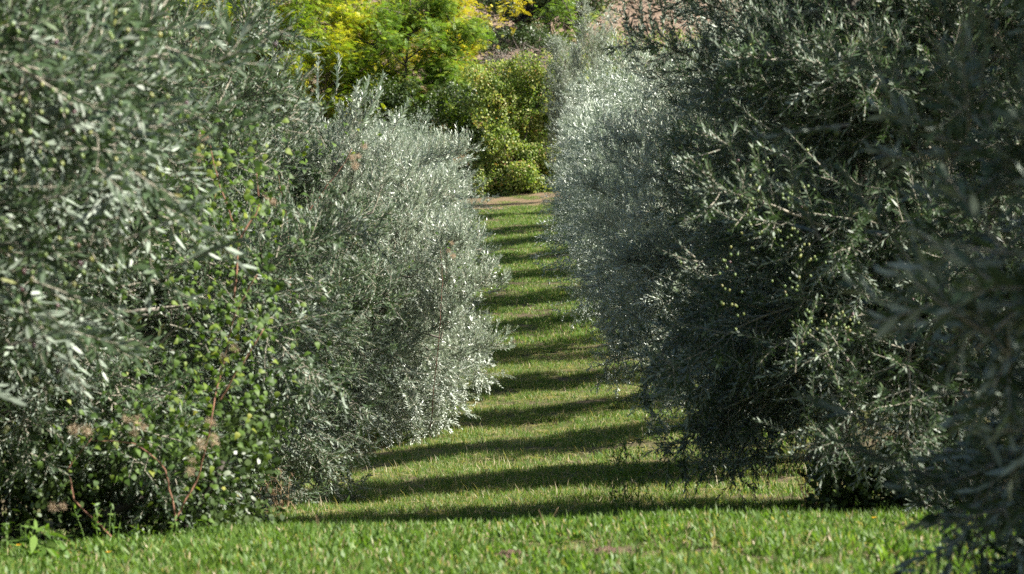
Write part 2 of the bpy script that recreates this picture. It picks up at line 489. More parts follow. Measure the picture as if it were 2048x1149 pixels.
def olive_tree(x, y, Rc, H, label, seed, n=72, box=False, z0=.32, group='olive trees in two rows along the grass aisle', sc=1.0, silver=False, foot=1.0, hollow=False, near=False):
    rng = np.random.default_rng(seed)
    root = thing('olive_tree', label, 'olive tree', (x, y, gz(x, y)), group)
    slots = crown_slots(rng, Rc, H, n, z0, box, sc, foot, hollow)
    trunk_and_limbs(root, rng, Rc, H, slots)
    for kind, b, yaw, s in slots:
        wm, fm = (BRN if near else BRS if silver else BR)[kind][int(rng.integers(4))]
        w = link('branch', wm, root, b, (rng.normal() * .12, rng.normal() * .12, yaw), s)
        link('foliage', fm, w, kind='stuff')
    return root

def crown_mesh(seed, Rc, H, n, Lm, dens):
    """a whole far crown as one mesh: its sprays are too small to pick apart"""
    rng = np.random.default_rng(seed)
    lib = {k: [gen_branch(900 + 10 * i + ord(k[0]) + seed, k, dens=dens, Lm=Lm, n2=20) for i in range(2)] for k in ('up', 'side', 'droop')}
    A = {k: [] for k in 'PDNLWC'}
    for kind, b, yaw, s in crown_slots(rng, Rc, H, n, .3, False, 1.12):
        P, D, N, L, W, Cc = cat(lib[kind][int(rng.integers(2))][1])
        c, s_ = math.cos(yaw), math.sin(yaw); rot = np.array([[c, -s_, 0], [s_, c, 0], [0, 0, 1]])
        A['P'].append(P @ rot.T * s + np.array(b)); A['D'].append(D @ rot.T); A['N'].append(N @ rot.T)
        A['L'].append(L * s); A['W'].append(W * s); A['C'].append(Cc)
    mb = MB(); mb.leaves(*cat(A), shape='diamond')
    return mb.mesh('far_crown', M['silver_leaf'])

def trunk_mesh(seed):
    rng = np.random.default_rng(seed); mb = MB()
    zz = np.linspace(-.15, 1.0, 8)
    mb.tube(np.stack([.03 * np.sin(zz * 5), .03 * np.cos(zz * 4), zz], 1), np.interp(zz, [-.15, .1, .6, 1], [.24, .17, .13, .15]), 10, noise=.05, rng=rng)
    for k in range(5):
        phi = k * 1.257 + .2; r = np.linspace(0, 1, 7)
        p = np.stack([.85 * r * np.cos(phi), .85 * r * np.sin(phi), .95 + 2.4 * r], 1)
        p[1:] += rng.normal(size=(6, 3)) * .04
        mb.tube(p, np.linspace(.08, .02, 7), 6)
    return mb.mesh('trunk', M['olive_bark'], True)

# ------------------------------------------------------------------ the two olive rows
LEFT = [(-3.28, 9.6, 2.0, 4.7, False, 88, 1.2, 'near left olive tree, out of focus, pale blurred sprays hung with green olives'),
        (-3.5, 15.7, 2.25, 4.5, False, 150, .15, 'dense olive tree draped in yellow-green clematis, black hollow under its low skirt'),
        (-2.9, 21.4, 1.85, 3.85, True, 108, .1, 'olive tree with upright silver shoots standing against the yellow locust trees'),
        (-2.1, 30.8, 2.1, 4.15, False, 122, .2, 'bright silver olive tree bulging over the left side of the striped grass'),
        (-2.2, 36.6, 1.8, 4.1, False, 90, .2, 'silver olive tree just behind the bulging one on the left of the grass'),
        (-2.35, 42.2, 1.75, 4.2, False, 80, .2, 'sixth olive tree of the left row, next to the dark side of the hedge')]
RIGHT = [(3.2, 7.4, 2.0, 4.8, False, 76, .3, 'dark blurred olive tree at the near right, its lowest twigs hanging over the foreground grass'),
         (2.85, 16.2, 1.9, 4.9, False, 104, .2, 'large dark green olive tree loaded with green olives, right of the grass'),
         (2.85, 21.7, 1.6, 4.6, False, 66, .2, 'olive tree with black hanging twigs before sunlit grass, behind the fruit-laden one'),
         (2.8, 27.0, 1.65, 4.9, False, 66, .2, 'grey-silver olive tree in the right row, fourth from the camera'),
         (2.75, 32.3, 1.68, 5.3, False, 68, .2, 'tall silver olive tree in the right row, shoots against the ploughed field'),
         (2.7, 37.6, 1.66, 5.2, False, 64, .2, 'sixth olive tree of the right row, pale silver top beside the vine hedge')]
TREES = {}
for side, rows in (('L', LEFT), ('R', RIGHT)):
    for i, (x, y, Rc, H, box, n, z0, lab) in enumerate(rows):
        TREES[side + str(i + 1)] = olive_tree(x, y, Rc, H, lab, 40 + i * 7 + (500 if side == 'R' else 0), n, box, z0,
                                             silver=(side == 'L' and i >= 3) or (side == 'R' and i >= 3), near=(i == 0), hollow=(side == 'L' and i == 1), foot={'L2': .95, 'L3': .62, 'L4': .58, 'L5': .75}.get(side + str(i + 1), 1.0))

FAR = [crown_mesh(5, 1.8, 4.9, 44, .075, .72), crown_mesh(17, 1.8, 4.9, 44, .075, .72)]
TRM = [trunk_mesh(3), trunk_mesh(8)]
ORD = ['seventh', 'eighth', 'ninth', 'tenth', 'eleventh', 'twelfth', 'thirteenth', 'fourteenth']
rng = np.random.default_rng(31)
def far_tree(x, y, s, label, k):
    root = thing('olive_tree', label, 'olive tree', (x, y, gz(x, y)), 'olive trees in two rows along the grass aisle', rng.uniform(0, 6.28))
    root.scale = (s * rng.uniform(.94, 1.04), s * rng.uniform(.94, 1.04), s)
    link('trunk', TRM[k % 2], root)
    link('crown', FAR[k % 2], root, kind='stuff')
for i, y in enumerate((42.9, 48.2, 53.5, 58.8, 64.1, 69.0, 73.2)):
    far_tree(2.8 + rng.normal() * .08, y, (1.06, 1.04, .98, .95, .92, .90, .84)[i], ORD[i] + ' olive tree of the right row counted from the camera, small and silver-grey', i)
for i, y in enumerate((47.3, 53.5, 59.6)):
    far_tree(-2.55 + rng.normal() * .08, y, .9, ORD[i] + ' olive tree of the left row counted from the camera, nearly hidden', i + 1)

for x, y, s_, k, lab in [(8.9, 13.5, 1.0, 0, 'olive tree of the next row to the right, unseen, added to block light under the near right olive'), (9.0, 20.0, 1.0, 1, 'olive tree of the next row to the right, unseen, added to block light behind the fruit-laden olive'),
                         (-8.9, 17.0, 1.0, 1, 'olive tree of the next row to the left, unseen, added to block light below the near left olive'), (-9.0, 23.4, 1.0, 0, 'olive tree of the next row to the left, unseen, added to block light behind the clematis-draped olive')]:
    far_tree(x, y, s_, lab, k)  # unseen trees, added to block sky and background light at the sides

# ------------------------------------------------------------------ single sprigs, leaves and olives that can be picked out
def single_leaf(L=.06, W=.0125, mat='olive_leaf'):
    mb = MB(); mb.leaves([(0, 0, 0)], [(1, 0, 0)], [(0, 0, 1)], L, W, .5, 'strap', .1)
    return mb.mesh('leaf', M[mat])
LEAF = [single_leaf(), single_leaf(.066, .0125), single_leaf(.05, .012)]
SLEAF = [single_leaf(mat='silver_leaf'), single_leaf(.066, .0125, 'silver_leaf'), single_leaf(.05, .012, 'silver_leaf')]
def olive_mesh():
    mb = MB(); n, m = 7, 8
    v = [(0, 0, -.011)]
    for i in range(1, n):
        a = PI * i / n
        for j in range(m):
            b = 2 * PI * j / m
            v.append((.0082 * math.sin(a) * math.cos(b), .0082 * math.sin(a) * math.sin(b), -.011 * math.cos(a)))
    v.append((0, 0, .011))
    t = [(0, 1 + (j + 1) % m, 1 + j) for j in range(m)]
    q = [(1 + i * m + j, 1 + i * m + (j + 1) % m, 1 + (i + 1) * m + (j + 1) % m, 1 + (i + 1) * m + j) for i in range(n - 2) for j in range(m)]
    e = 1 + (n - 2) * m
    t += [(e + j, e + (j + 1) % m, len(v) - 1) for j in range(m)]
    mb.add(v, q, t)
    return mb.mesh('olive', M['fruit'], True)
OLIVE = olive_mesh()

def frame_from(x, z):
    x = Vector(x).normalized(); z = Vector(z); z = (z - x * z.dot(x)).normalized(); y = z.cross(x)
    return Matrix((x, y, z)).transposed()

def sprig(tree, p, d, L, rng, n_olives=0, leaf_scale=1.0, step=.026, silver=False):
    """a twig part of the tree with every leaf its own object; p and d in world terms"""
    o = tree.location
    pts = twig_path(np.array(p) - np.array(o), unit(np.array(d, float)), L, 8, rng, .25, .15)
    mb = MB(); mb.tube(pts - pts[0], np.linspace(.0045, .0012, 8), 4)
    tw = link('twig', mb.mesh('twig', M['olive_twig']), tree, pts[0])
    acc = new_acc(); leaf_twig(acc, pts - pts[0], rng, step, .06)
    P, D, N, Ls, W, Cc = cat(acc)
    for i in range(len(P)):
        lf = link('leaf', (SLEAF if silver else LEAF)[int(rng.integers(3))], tw, P[i], frame_from(D[i], N[i]).to_euler(), leaf_scale * float(Ls[i]) / .06)
    for i in range(n_olives):
        k = pts[int(rng.integers(1, 6))] - pts[0]
        link('olive', OLIVE, tw, k + np.array([rng.normal() * .012, rng.normal() * .012, -.02 - rng.random() * .015]), (rng.normal() * .3, rng.normal() * .3, 0), rng.uniform(.9, 1.2))

rng = np.random.default_rng(9)
# near left, blurred: twigs that reach to the right over the picture
for px, py, Y, dx, dz in [(20, 75, 9.0, 1, -.35), (250, 60, 8.8, 1, .05), (330, 95, 9.2, 1, -.3), (120, 260, 8.6, 1, .3), (300, 255, 9.0, 1, .1), (380, 290, 9.2, 1, .25),
                          (440, 120, 9.4, 1, .45), (90, 400, 8.7, 1, .25), (250, 480, 8.9, 1, .35), (330, 540, 9.1, 1, .3), (60, 560, 8.8, 1, -.4), (20, 690, 8.6, 1, .1),
                          (120, 210, 9.4, 1, -.15)]:
    sprig(TREES['L1'], at(px, py, Y), (dx, -.15, dz), rng.uniform(.3, .42), rng, 3, 1.4, .029)
# right, sharp: the pale twig that stands out of the dark crown, the fruit-laden ones
for px, py, Y, dx, dz, L, no in [(1405, 524, 14.7, -1, .05, .33, 2), (1400, 530, 14.7, -.8, -.55, .2, 0), (1390, 515, 14.8, -1, .7, .22, 0), (1600, 690, 14.4, .35, 1, .3, 4), (1590, 745, 14.3, .15, 1, .25, 5),
                                 (1640, 330, 14.6, -1, .8, .3, 2), (1540, 260, 14.8, -1, .6, .3, 2), (1440, 300, 14.8, -1, -.35, .3, 1), (1680, 780, 14.3, -.2, .7, .3, 3), (1560, 450, 14.6, -.9, .2, .3, 4)]:
    sprig(TREES['R2'], at(px, py, Y), (dx, -.25, dz), L, rng, no)
# near right, blurred
for px, py, Y, dx, dz in [(1960, 240, 8.2, -1, .3), (1830, 160, 8.3, -1, .15), (1820, 520, 8.2, -.6, .8), (1900, 700, 8.2, -1, .3), (1780, 860, 8.3, -1, .35), (1860, 950, 8.2, -1, .25),
                          (1640, 480, 8.6, -.4, .9), (1990, 930, 8.0, -1, -.5), (2040, 960, 7.9, -1, -.55), (2030, 900, 8.1, -.8, -.6), (1700, 250, 8.5, -1, -.2)]:
    sprig(TREES['R1'], at(px, py, Y), (dx, -.1, dz), rng.uniform(.3, .4), rng, 1, 1.35, .029)
# second left
for px, py, Y, dx, dz in [(310, 600, 13.8, 1, .15), (270, 690, 13.8, 1, -.2), (340, 650, 13.9, 1, -.3), (200, 760, 13.9, 1, .2), (150, 460, 14.0, 1, -.25), (420, 540, 14.1, 1, .3), (100, 560, 13.9, 1, -.2), (230, 820, 13.8, 1, .05)]:
    sprig(TREES['L2'], at(px, py, Y), (dx, -.2, dz), .3, rng, 2)

for px, py, Y, dx, L in [(556, 190, 20.6, -.1, .5), (598, 205, 20.4, .05, .42), (642, 200, 20.6, -.05, .45), (690, 195, 20.5, .08, .42), (720, 185, 20.7, .0, .48), (742, 205, 20.6, .22, .4), (770, 215, 20.6, .35, .36), (668, 175, 20.9, 0, .3), (575, 170, 20.9, .1, .34), (700, 215, 20.4, .3, .4)]:
    sprig(TREES['L3'], at(px + rng.normal() * 8, py + rng.uniform(10, 70), Y), (dx * 1.6 + rng.normal() * .14, rng.normal() * .15, 1), L * rng.uniform(.75, 1.2), rng, 0, 1.4, .021, True)
for px, py, Y, dx, L in [(1262, 100, 27.4, -.1, .5), (1282, 95, 27.2, .0, .5), (1302, 85, 27.4, .05, .5), (1325, 75, 27.2, -.03, .5), (1345, 80, 27.5, .1, .45), (1240, 120, 27.6, -.2, .4)]:
    sprig(TREES['R4'], at(px, py, Y), (dx, -.05, 1), L, rng, 0, 1.5, .022, True)

o_ = TREES['R1'].location
for i, (bx, by, bz, yw, sc_) in enumerate([(2.95, 8.6, 1.1, 2.9, 1.0), (3.0, 8.9, .95, 3.3, 1.0), (3.1, 9.2, .95, 2.7, 1.0), (2.85, 8.4, 1.3, 3.2, 1.0), (3.15, 9.4, .9, 3.1, .9), (2.8, 8.7, 1.45, 3.0, .9)]):
    wm, fm = BRN['droop'][i % 4]
    w = link('branch', wm, TREES['R1'], (bx - o_.x, by - o_.y, bz - o_.z), (0, 0, yw), sc_)
    link('foliage', fm, w, kind='stuff')
    lb = MB(); a_ = np.array([.1, .1, 1.2]); b_ = np.array([bx - o_.x, by - o_.y, bz - o_.z])
    lb.tube([a_, a_ * .6 + b_ * .4 + (0, 0, .15), a_ * .25 + b_ * .75 + (0, 0, .1), b_], [.03, .022, .017, .012], 5)
    link('limb', lb.mesh('limb', M['olive_bark'], True), TREES['R1'])

o_ = TREES['L3'].location
for i, (px, py, Y, sc_) in enumerate([(560, 385, 20.7, .6), (610, 415, 20.9, .5), (650, 395, 20.6, .55), (700, 380, 20.8, .58), (745, 425, 20.7, .5), (590, 410, 21.2, .5), (680, 420, 21.3, .5)]):
    b_ = at(px, py, Y) - o_
    wm, fm = BRS['up'][i % 4]
    w = link('branch', wm, TREES['L3'], b_, (0, 0, rng.uniform(-.8, .8)), sc_)
    link('foliage', fm, w, kind='stuff')
    lb = MB(); a_ = np.array([.5, 0, 2.0]); b_ = np.array(b_)
    lb.tube([a_, a_ * .6 + b_ * .4 + (0, 0, .1), a_ * .25 + b_ * .75 + (0, 0, .05), b_], [.03, .022, .015, .009], 5)
    link('limb', lb.mesh('limb', M['olive_bark'], True), TREES['L3'])

def olive_fruit(tree, spots, Y, n, rng, spread=.07):
    for px, py in spots:
        c = at(px, py, Y) - tree.location
        for i in range(n):
            link('olive', OLIVE, tree, (c.x + rng.normal() * spread, c.y + rng.normal() * spread, c.z + rng.normal() * spread), (rng.normal() * .4, rng.normal() * .4, 0), rng.uniform(.8, 1.05))
olive_fruit(TREES['L1'], [(60, 60), (230, 75), (260, 80), (400, 150), (115, 145), (120, 180), (95, 205), (20, 250), (40, 265), (190, 240), (215, 300), (130, 340), (60, 300), (280, 330), (50, 370), (10, 330), (330, 220), (125, 480), (85, 500), (170, 530), (60, 580), (100, 615), (25, 600), (80, 700), (30, 725), (220, 545), (150, 515), (20, 455), (100, 775), (25, 840), (115, 900)], 8.75, 4, rng, .05)
olive_fruit(TREES['R2'], [(1620, 620), (1610, 655), (1640, 640), (1580, 570), (1700, 660), (1695, 640), (1860, 590), (1870, 615), (1720, 760), (1600, 490), (1560, 470), (1500, 430), (1480, 500), (1450, 560), (1630, 520), (1560, 380), (1650, 720), (1470, 620), (1600, 400), (1530, 330), (1490, 400)], 14.35, 8, rng, .06)

# ------------------------------------------------------------------ clematis on the olives
def oval_leaf(name, mat, L, W, tint=.5, lobes=False):
    mb = MB(); mb.leaves([(0, 0, 0)], [(1, 0, 0)], [(0, 0, 1)], L, W, tint, 'heart', .3, .3)
    return mb.mesh(name, mat)
CL = [oval_leaf('clematis_leaf', M['clematis_leaf'], .07, .05, t) for t in (.06, .38, .62, .82)]
def fluff_mesh(seed):
    rng = np.random.default_rng(seed); n = 260
    d = unit(rng.normal(size=(n, 3))); p = d * .03 * rng.random((n, 1)) + rng.normal(size=(n, 3)) * .006
    mb = MB(); mb.leaves(p, d, rng.normal(size=(n, 3)), rng.uniform(.02, .045, n), .0022, rng.random(n), 'diamond', .5)
    return mb.mesh('seed_head', M['seed_fluff'])
FLUFF = [fluff_mesh(1), fluff_mesh(2)]

def clematis(label, Y, leaf_spots, fluff_spots, stems, rng, per=34, spread=.13, sc=.72):
    base = at(*stems[0][0], Y)
    root = thing('clematis_vine', label, 'climbing plant', (base.x, Y, gz(base.x, Y)))
    o = np.array(root.location)
    for poly in stems:
        pts = np.array([at(px, py, Y + rng.normal() * .05) for px, py in poly]) - o
        m = MB(); P, _, _ = resample(pts, .06); P = P + np.cumsum(rng.normal(size=P.shape) * .004, axis=0)
        m.tube(P, np.linspace(.006, .002, len(P)), 4)
        link('stem', m.mesh('stem', M['vine_stem']), root)
    for px, py, k in leaf_spots:
        c = np.array(at(px, py, Y)) - o
        for i in range(int(per * k)):
            p = c + rng.normal(size=3) * spread * np.array([1.25, 1.7, 1.15]) + (0, .1, 0)
            d = unit(np.array([rng.normal(), rng.normal() * .6 - .3, -.5 + rng.normal() * .5])); nn = unit(np.array([rng.normal() * .6 + .4, -.5 + rng.normal() * .5, .8]))
            j = int(np.clip(rng.normal(1.3, .9), 0, 3))
            link('leaf', CL[j], root, p, frame_from(d, nn).to_euler(), sc * rng.uniform(.55, 1.05))
    for px, py in fluff_spots:
        c = np.array(at(px, py, Y - .05)) - o
        for i in range(2):
            link('seed_head', FLUFF[i], root, c + rng.normal(size=3) * .04, rng.uniform(0, 6, 3), rng.uniform(.7, 1.1) * sc)
rng = np.random.default_rng(21)
clematis('yellow-green clematis with beige seed heads trailing down the skirt of the second left olive', 13.45,
         [(470, 640, 1.4), (455, 690, 1.3), (430, 740, 1.2), (480, 590, .8), (400, 790, .8), (385, 830, 1.0), (420, 835, .6), (230, 870, 1.1), (275, 900, 1.1), (200, 880, .6), (395, 950, .6), (405, 980, .6), (330, 870, .8), (370, 880, .8),
          (160, 860, .6), (440, 790, 1.0), (380, 720, .9), (500, 690, 1.1), (520, 620, .9), (470, 760, 1.1), (350, 770, .8), (300, 830, .8), (430, 600, .9)],
         [(270, 850), (285, 870), (425, 895), (380, 945), (130, 1010), (165, 890), (450, 720), (430, 845)],
         [[(350, 1040), (400, 960), (420, 850), (440, 740), (470, 620), (520, 540)], [(350, 1040), (330, 930), (270, 880), (160, 870)], [(225, 1075), (150, 1000), (140, 930), (190, 870)], [(440, 800), (500, 700), (540, 640)]], rng)
clematis('leafy green clematis with one tan seed head in the shaded middle of the left row', 13.65,
         [(480, 330, 1.0), (440, 345, 1.0), (380, 335, .8), (430, 310, .8), (500, 410, .8), (480, 470, 1.0), (440, 520, 1.0), (500, 540, .8), (350, 500, .8), (300, 330, .7), (420, 420, 1.0), (520, 370, .8), (540, 340, .6), (380, 420, .7), (460, 395, .9), (300, 470, .6), (270, 560, .6), (400, 480, .8)],
         [(410, 245), (400, 320)], [[(470, 600), (480, 480), (450, 380), (420, 260)], [(480, 480), (520, 420), (510, 330)]], rng)
clematis('clematis sprays with pinkish seed heads on the upright-shooted left olive', 19.2,
         [(545, 330, 1.0), (560, 350, .8), (690, 280, .6), (700, 270, .5), (545, 410, .8), (690, 305, .5), (770, 245, .4), (560, 480, .5), (530, 520, .7)],
         [(705, 310), (550, 405), (725, 300), (520, 400)], [[(580, 640), (570, 440), (548, 330)], [(620, 420), (690, 320), (705, 290)]], rng, 14, .09)
clematis('small yellow clematis tuft with cream seed heads on the bulging silver olive', 28.9,
         [(905, 520, .5), (890, 490, .4), (815, 510, .4), (880, 480, .3), (925, 570, .3), (915, 540, .4)],
         [(893, 505), (900, 515)], [[(860, 860), (880, 640), (885, 560), (880, 500)]], rng, 14, .09)

# ------------------------------------------------------------------ hedge, locusts, oaks, scrub on the bank
def blob_leaves(mb, rng, blobs, n, L, W, shape='diamond', shell=.75, up=.35, tint=(.5, .2)):
    vol = np.array([b[3] * b[4] + b[4] * b[5] + b[3] * b[5] for b in blobs]); w = vol / vol.sum()
    idx = rng.choice(len(blobs), n, p=w); B = np.array([b[:6] for b in blobs])[idx]
    d = unit(rng.normal(size=(n, 3))); r = shell + (1.15 - shell) * rng.random(n) ** .7 + .35 * (rng.random(n) < .12) * rng.random(n)
    P = B[:, :3] + d * B[:, 3:6] * r[:, None]
    N = unit(d + np.array([0, 0, up]) + rng.normal(size=(n, 3)) * .7)
    D = unit(rng.normal(size=(n, 3)) + np.array([0, 0, -.3]))
    clump = np.sin(P[:, 0] * 3.1) * np.sin(P[:, 1] * 2.7 + 1) * np.sin(P[:, 2] * 3.3)
    mb.leaves(P, D, N, L * rng.uniform(.6, 1.3, n), W * rng.uniform(.6, 1.3, n), np.clip(tint[0] + clump * .22 + rng.normal(size=n) * tint[1], 0, 1), shape, .15)

def shrub(name, label, catg, loc, blobs_fn, n, L, W, mat, seed, stems=5, group=None, shape='diamond', tint=(.5, .2), stemh=1.5, bark='dark_bark'):
    rng = np.random.default_rng(seed)
    x, y = loc; root = thing(name, label, catg, (x, y, gz(x, y)), group)
    blobs = blobs_fn(rng)
    st = MB()
    for i in range(stems):
        b = blobs[int(rng.integers(len(blobs)))]
        p = np.stack([np.linspace(rng.normal() * .2, b[0], 6), np.linspace(rng.normal() * .2, b[1], 6), np.linspace(-.2, b[2], 6)], 1)
        p[1:-1] += rng.normal(size=(4, 3)) * .08
        st.tube(p, np.linspace(.05, .015, 6), 5)
    link('stem', st.mesh('stem', M[bark]), root)
    mb = MB(); blob_leaves(mb, rng, blobs, n, L, W, shape, tint=tint)
    link('foliage', mb.mesh('foliage', mat), root, kind='stuff')
    return root

def hedge_blobs(rng):
    out = []
    for i in range(330):   # the bright vine-hung mass in the middle
        u = rng.uniform(-1.45, 2.6); h = 4.9 * rng.random() ** 1.15
        bul = .55 * math.sin(u * 2.1 + 1.2 * h) + .35 * math.sin(3.1 * h - u * 1.3)
        out.append((u + .3 * rng.normal() * (h / 5), rng.uniform(-.5, .7) - .35 * bul + .22 * h, h, rng.uniform(.12, .5), rng.uniform(.15, .4), rng.uniform(.1, .5)))
    return out
shrub('vine_covered_hedge', 'tall bank of yellow-green vine leaves closing the far end of the grass aisle', 'hedge', (0.15, 87.6), hedge_blobs, 66000, .075, .06, M['hedge_leaf'], 3, 9, shape='oval', tint=(.42, .24))
def hedge_left(rng):
    return [(rng.uniform(-3.0, 2.2), rng.uniform(-.5, 1.2) + .2 * h, h, rng.uniform(.2, .6), .4, rng.uniform(.2, .6)) for h in rng.uniform(.2, 3.9, 150)]
shrub('bramble_thicket', 'dark green thicket, shade put into its leaf colour, left of the bright vine bank', 'thicket', (-2.6, 90.2), hedge_left, 30000, .085, .06, M['oak_leaf'], 5, 8, shape='oval')  # dark leaf colour paints the shaded left side of the vine mass
def hedge_right(rng):
    return [(rng.uniform(-1.6, 5), rng.uniform(-.5, 1.2) + .2 * h, h, rng.uniform(.25, .6), .5, rng.uniform(.2, .6)) for h in rng.uniform(.2, 5.2, 140)]
def bank_left(rng):
    return [(rng.uniform(-8, 6.5), rng.uniform(-.5, 1.0) + .25 * h, h, rng.uniform(.25, .7), .5, rng.uniform(.2, .6)) for h in rng.uniform(.1, 2.3, 190)]
shrub('scrub_belt', 'belt of low green scrub under the locust trees on the bank', 'scrub', (-4, 95.5), bank_left, 52000, .09, .045, M['locust_green'], 8, 10, shape='oval', tint=(.3, .2))
shrub('bramble_thicket', 'green bramble thicket behind the right olive row and the vine bank', 'thicket', (3.8, 90.5), hedge_right, 26000, .085, .06, M['hedge_leaf'], 6, 8, shape='oval', tint=(.25, .15))

def frond_tree(label, x, y, H, spread, mat, seed, nfr=900, trunk_r=.1, lean=(0, 0), low=.02, name='locust_tree', catg='tree', bark='locust_bark', frl=.30, group='locust trees on the bank'):
    """a tree of pinnate leaves: trunk, limbs, and sprays of fronds"""
    nfr = int(nfr * 1.7)
    rng = np.random.default_rng(seed)
    root = thing(name, label, catg, (x, y, gz(x, y)), group)
    zz = np.linspace(-.3, 1, 10)
    tp = np.stack([lean[0] * zz + .12 * np.sin(zz * 5 + seed), lean[1] * zz + .08 * np.cos(zz * 4 + seed), zz * H * .9], 1)
    tb = MB(); tb.tube(tp, np.linspace(trunk_r * 1.2, trunk_r * .2, 10), 8, noise=.05, rng=rng)
    tr = link('trunk', tb.mesh('trunk', M[bark], True), root)
    ends = []
    for i in range(24):
        k = rng.uniform(low + .1, .95); p0 = np.array([np.interp(k, zz, tp[:, c]) for c in range(3)])
        phi = i * 2.4 + rng.normal() * .3; d = np.array([math.cos(phi), math.sin(phi), rng.uniform(.25, .9)])
        L1 = spread * rng.uniform(.6, 1.1) * (1.15 - .5 * k)
        lp = twig_path(p0, unit(d), L1, 8, rng, .1, .3)
        lb = MB(); lb.tube(lp, np.linspace(trunk_r * .45, .012, 8), 6)
        for j in range(7):
            m = int(rng.integers(2, 8)); dd = unit(unit(lp[m] - lp[m - 1]) + rng.normal(size=3) * np.array([.9, .9, .45]))
            sp = twig_path(lp[m], dd, L1 * rng.uniform(.25, .5), 6, rng, .05, .3)
            lb.tube(sp, np.linspace(.014, .004, 6), 3)
            ends += [sp[q] for q in (2, 3, 4, 5)]
        link('limb', lb.mesh('limb', M[bark]), tr)
    ends = np.array(ends)
    e = ends[rng.integers(len(ends), size=nfr)] + rng.normal(size=(nfr, 3)) * np.array([.26, .26, .15])
    fd = unit(rng.normal(size=(nfr, 3)) * np.array([1, 1, .35]) + np.array([0, 0, -.12])); up = np.tile([0, 0, 1.0], (nfr, 1)) + rng.normal(size=(nfr, 3)) * .35
    up = unit(up - (up * fd).sum(1, keepdims=True) * fd); sd = np.cross(fd, up)
    fl = frl * rng.uniform(.7, 1.3, nfr)
    P, D, N, L, T = [], [], [], [], []
    ft = rng.normal(size=nfr) * .2 + .5 + .18 * np.sin(e[:, 0] * 2.3 + seed) * np.sin(e[:, 2] * 2.0)
    for k in range(7):
        u = (k + .6) / 7
        for s in (-1, 1):
            P.append(e + fd * (fl * u)[:, None] - up * (fl * .25 * u * u)[:, None]); D.append(sd * s + fd * .45); N.append(up + rng.normal(size=(nfr, 3)) * .2)
            L.append(fl * .30 * math.sin(PI * (.2 + .7 * u))); T.append(ft + rng.normal(size=nfr) * .06)
    mb = MB(); L = np.concatenate(L)
    mb.leaves(np.concatenate(P), np.concatenate(D), np.concatenate(N), L, L * .5, np.clip(np.concatenate(T), 0, 1), 'diamond', .1)
    link('crown', mb.mesh('crown', mat), root, kind='stuff')
    return root

def ax(px, Y): return (px - 1024) / F * Y
frond_tree('yellow locust tree over the left olive shoots, at the left of the bank', ax(600, 95), 95, 8.0, 2.8, M['locust_mixed'], 1, 3200)
frond_tree('bright yellow locust crown behind the dark-stemmed green one', ax(735, 99), 99, 9.0, 3.2, M['locust_yellow'], 2, 3600)
frond_tree('green locust tree with thin dark stems showing through its layered sprays', ax(815, 93), 93, 8.0, 2.7, M['locust_green'], 3, 2600, .09)
frond_tree('green locust spreading over the vine bank, beside the yellow spray', ax(905, 93), 93, 6.4, 1.9, M['locust_green'], 4, 2800, .08)
frond_tree('small bright yellow locust spray before the dark oak trunk', ax(915, 96), 96, 6.4, 1.2, M['locust_yellow'], 15, 1300, .06)
frond_tree('lime-green young locust leaning over the silver olives near the ploughed field', ax(1205, 95), 95, 6.3, 1.6, M['locust_green'], 6, 900, .06, (-1.3, 0))
frond_tree('low locust sapling with green fronds above the vine bank', ax(1085, 91.5), 91.5, 3.2, 1.3, M['locust_green'], 7, 800, .04)
frond_tree('olive-green locust at the far left behind the second left olive', ax(480, 96), 96, 6.5, 2.8, M['locust_mixed'], 8, 2200)
frond_tree('green locust bush low behind the upright silver shoots', ax(650, 92), 92, 5.5, 2.5, M['locust_mixed'], 9, 2400, .06)

frond_tree('tall dull green locust at the upper left, seen through the blurred near olive', ax(430, 98), 98, 9.0, 3.0, M['locust_green'], 21, 3000)
frond_tree('yellow-green locust rising between the mixed one and the dark-stemmed one', ax(690, 97), 97, 8.6, 3.0, M['locust_mixed'], 22, 3400)
frond_tree('golden locust filling the gap behind the dark-stemmed green locust', ax(860, 100), 100, 8.5, 3.0, M['locust_yellow'], 12, 3000)
frond_tree('green and gold locust low on the bank, between the silver shoots and the shaded thicket', ax(760, 94.5), 94.5, 6.0, 2.6, M['locust_mixed'], 13, 2800)
def oak(label, x, y, H, seed, n=9000):
    rng = np.random.default_rng(seed)
    root = thing('oak_tree', label, 'tree', (x, y, gz(x, y)), 'oaks at the foot of the ploughed field')
    tb = MB(); h = .85
    tb.tube([(0, 0, -.4), (.04, 0, .1), (-.03, 0, .5), (0, 0, h)], [.26, .2, .17, .17], 9, noise=.05, rng=rng)
    tr = link('trunk', tb.mesh('trunk', M['dark_bark'], True), root)
    blobs = []
    for i in range(7):
        phi = i * 2.4 + seed; lp = twig_path((0, 0, h - .1), unit(np.array([math.cos(phi) * .8, math.sin(phi) * .8, 1.0])), H * rng.uniform(.4, .65), 8, rng, .2, .3)
        lb = MB(); lb.tube(lp, np.linspace(.12, .03, 8), 7)
        for j in range(8):
            m = int(rng.integers(2, 8)); sp = twig_path(lp[m], unit(rng.normal(size=3) * np.array([1, 1, .4])), rng.uniform(.6, 1.4), 5, rng, .1, .3)
            lb.tube(sp, np.linspace(.035, .01, 5), 4); blobs.append((*sp[-1], .5, .5, .3)); blobs.append((*sp[2], .35, .35, .22)); blobs.append((*(lp[m] * .8 + sp[-1] * .2 - (0, 0, .25)), .4, .4, .3))
        link('limb', lb.mesh('limb', M['dark_bark']), tr)
    mb = MB(); blob_leaves(mb, rng, blobs, n, .11, .07, 'oval', .3)
    link('crown', mb.mesh('crown', M['oak_leaf']), root, kind='stuff')
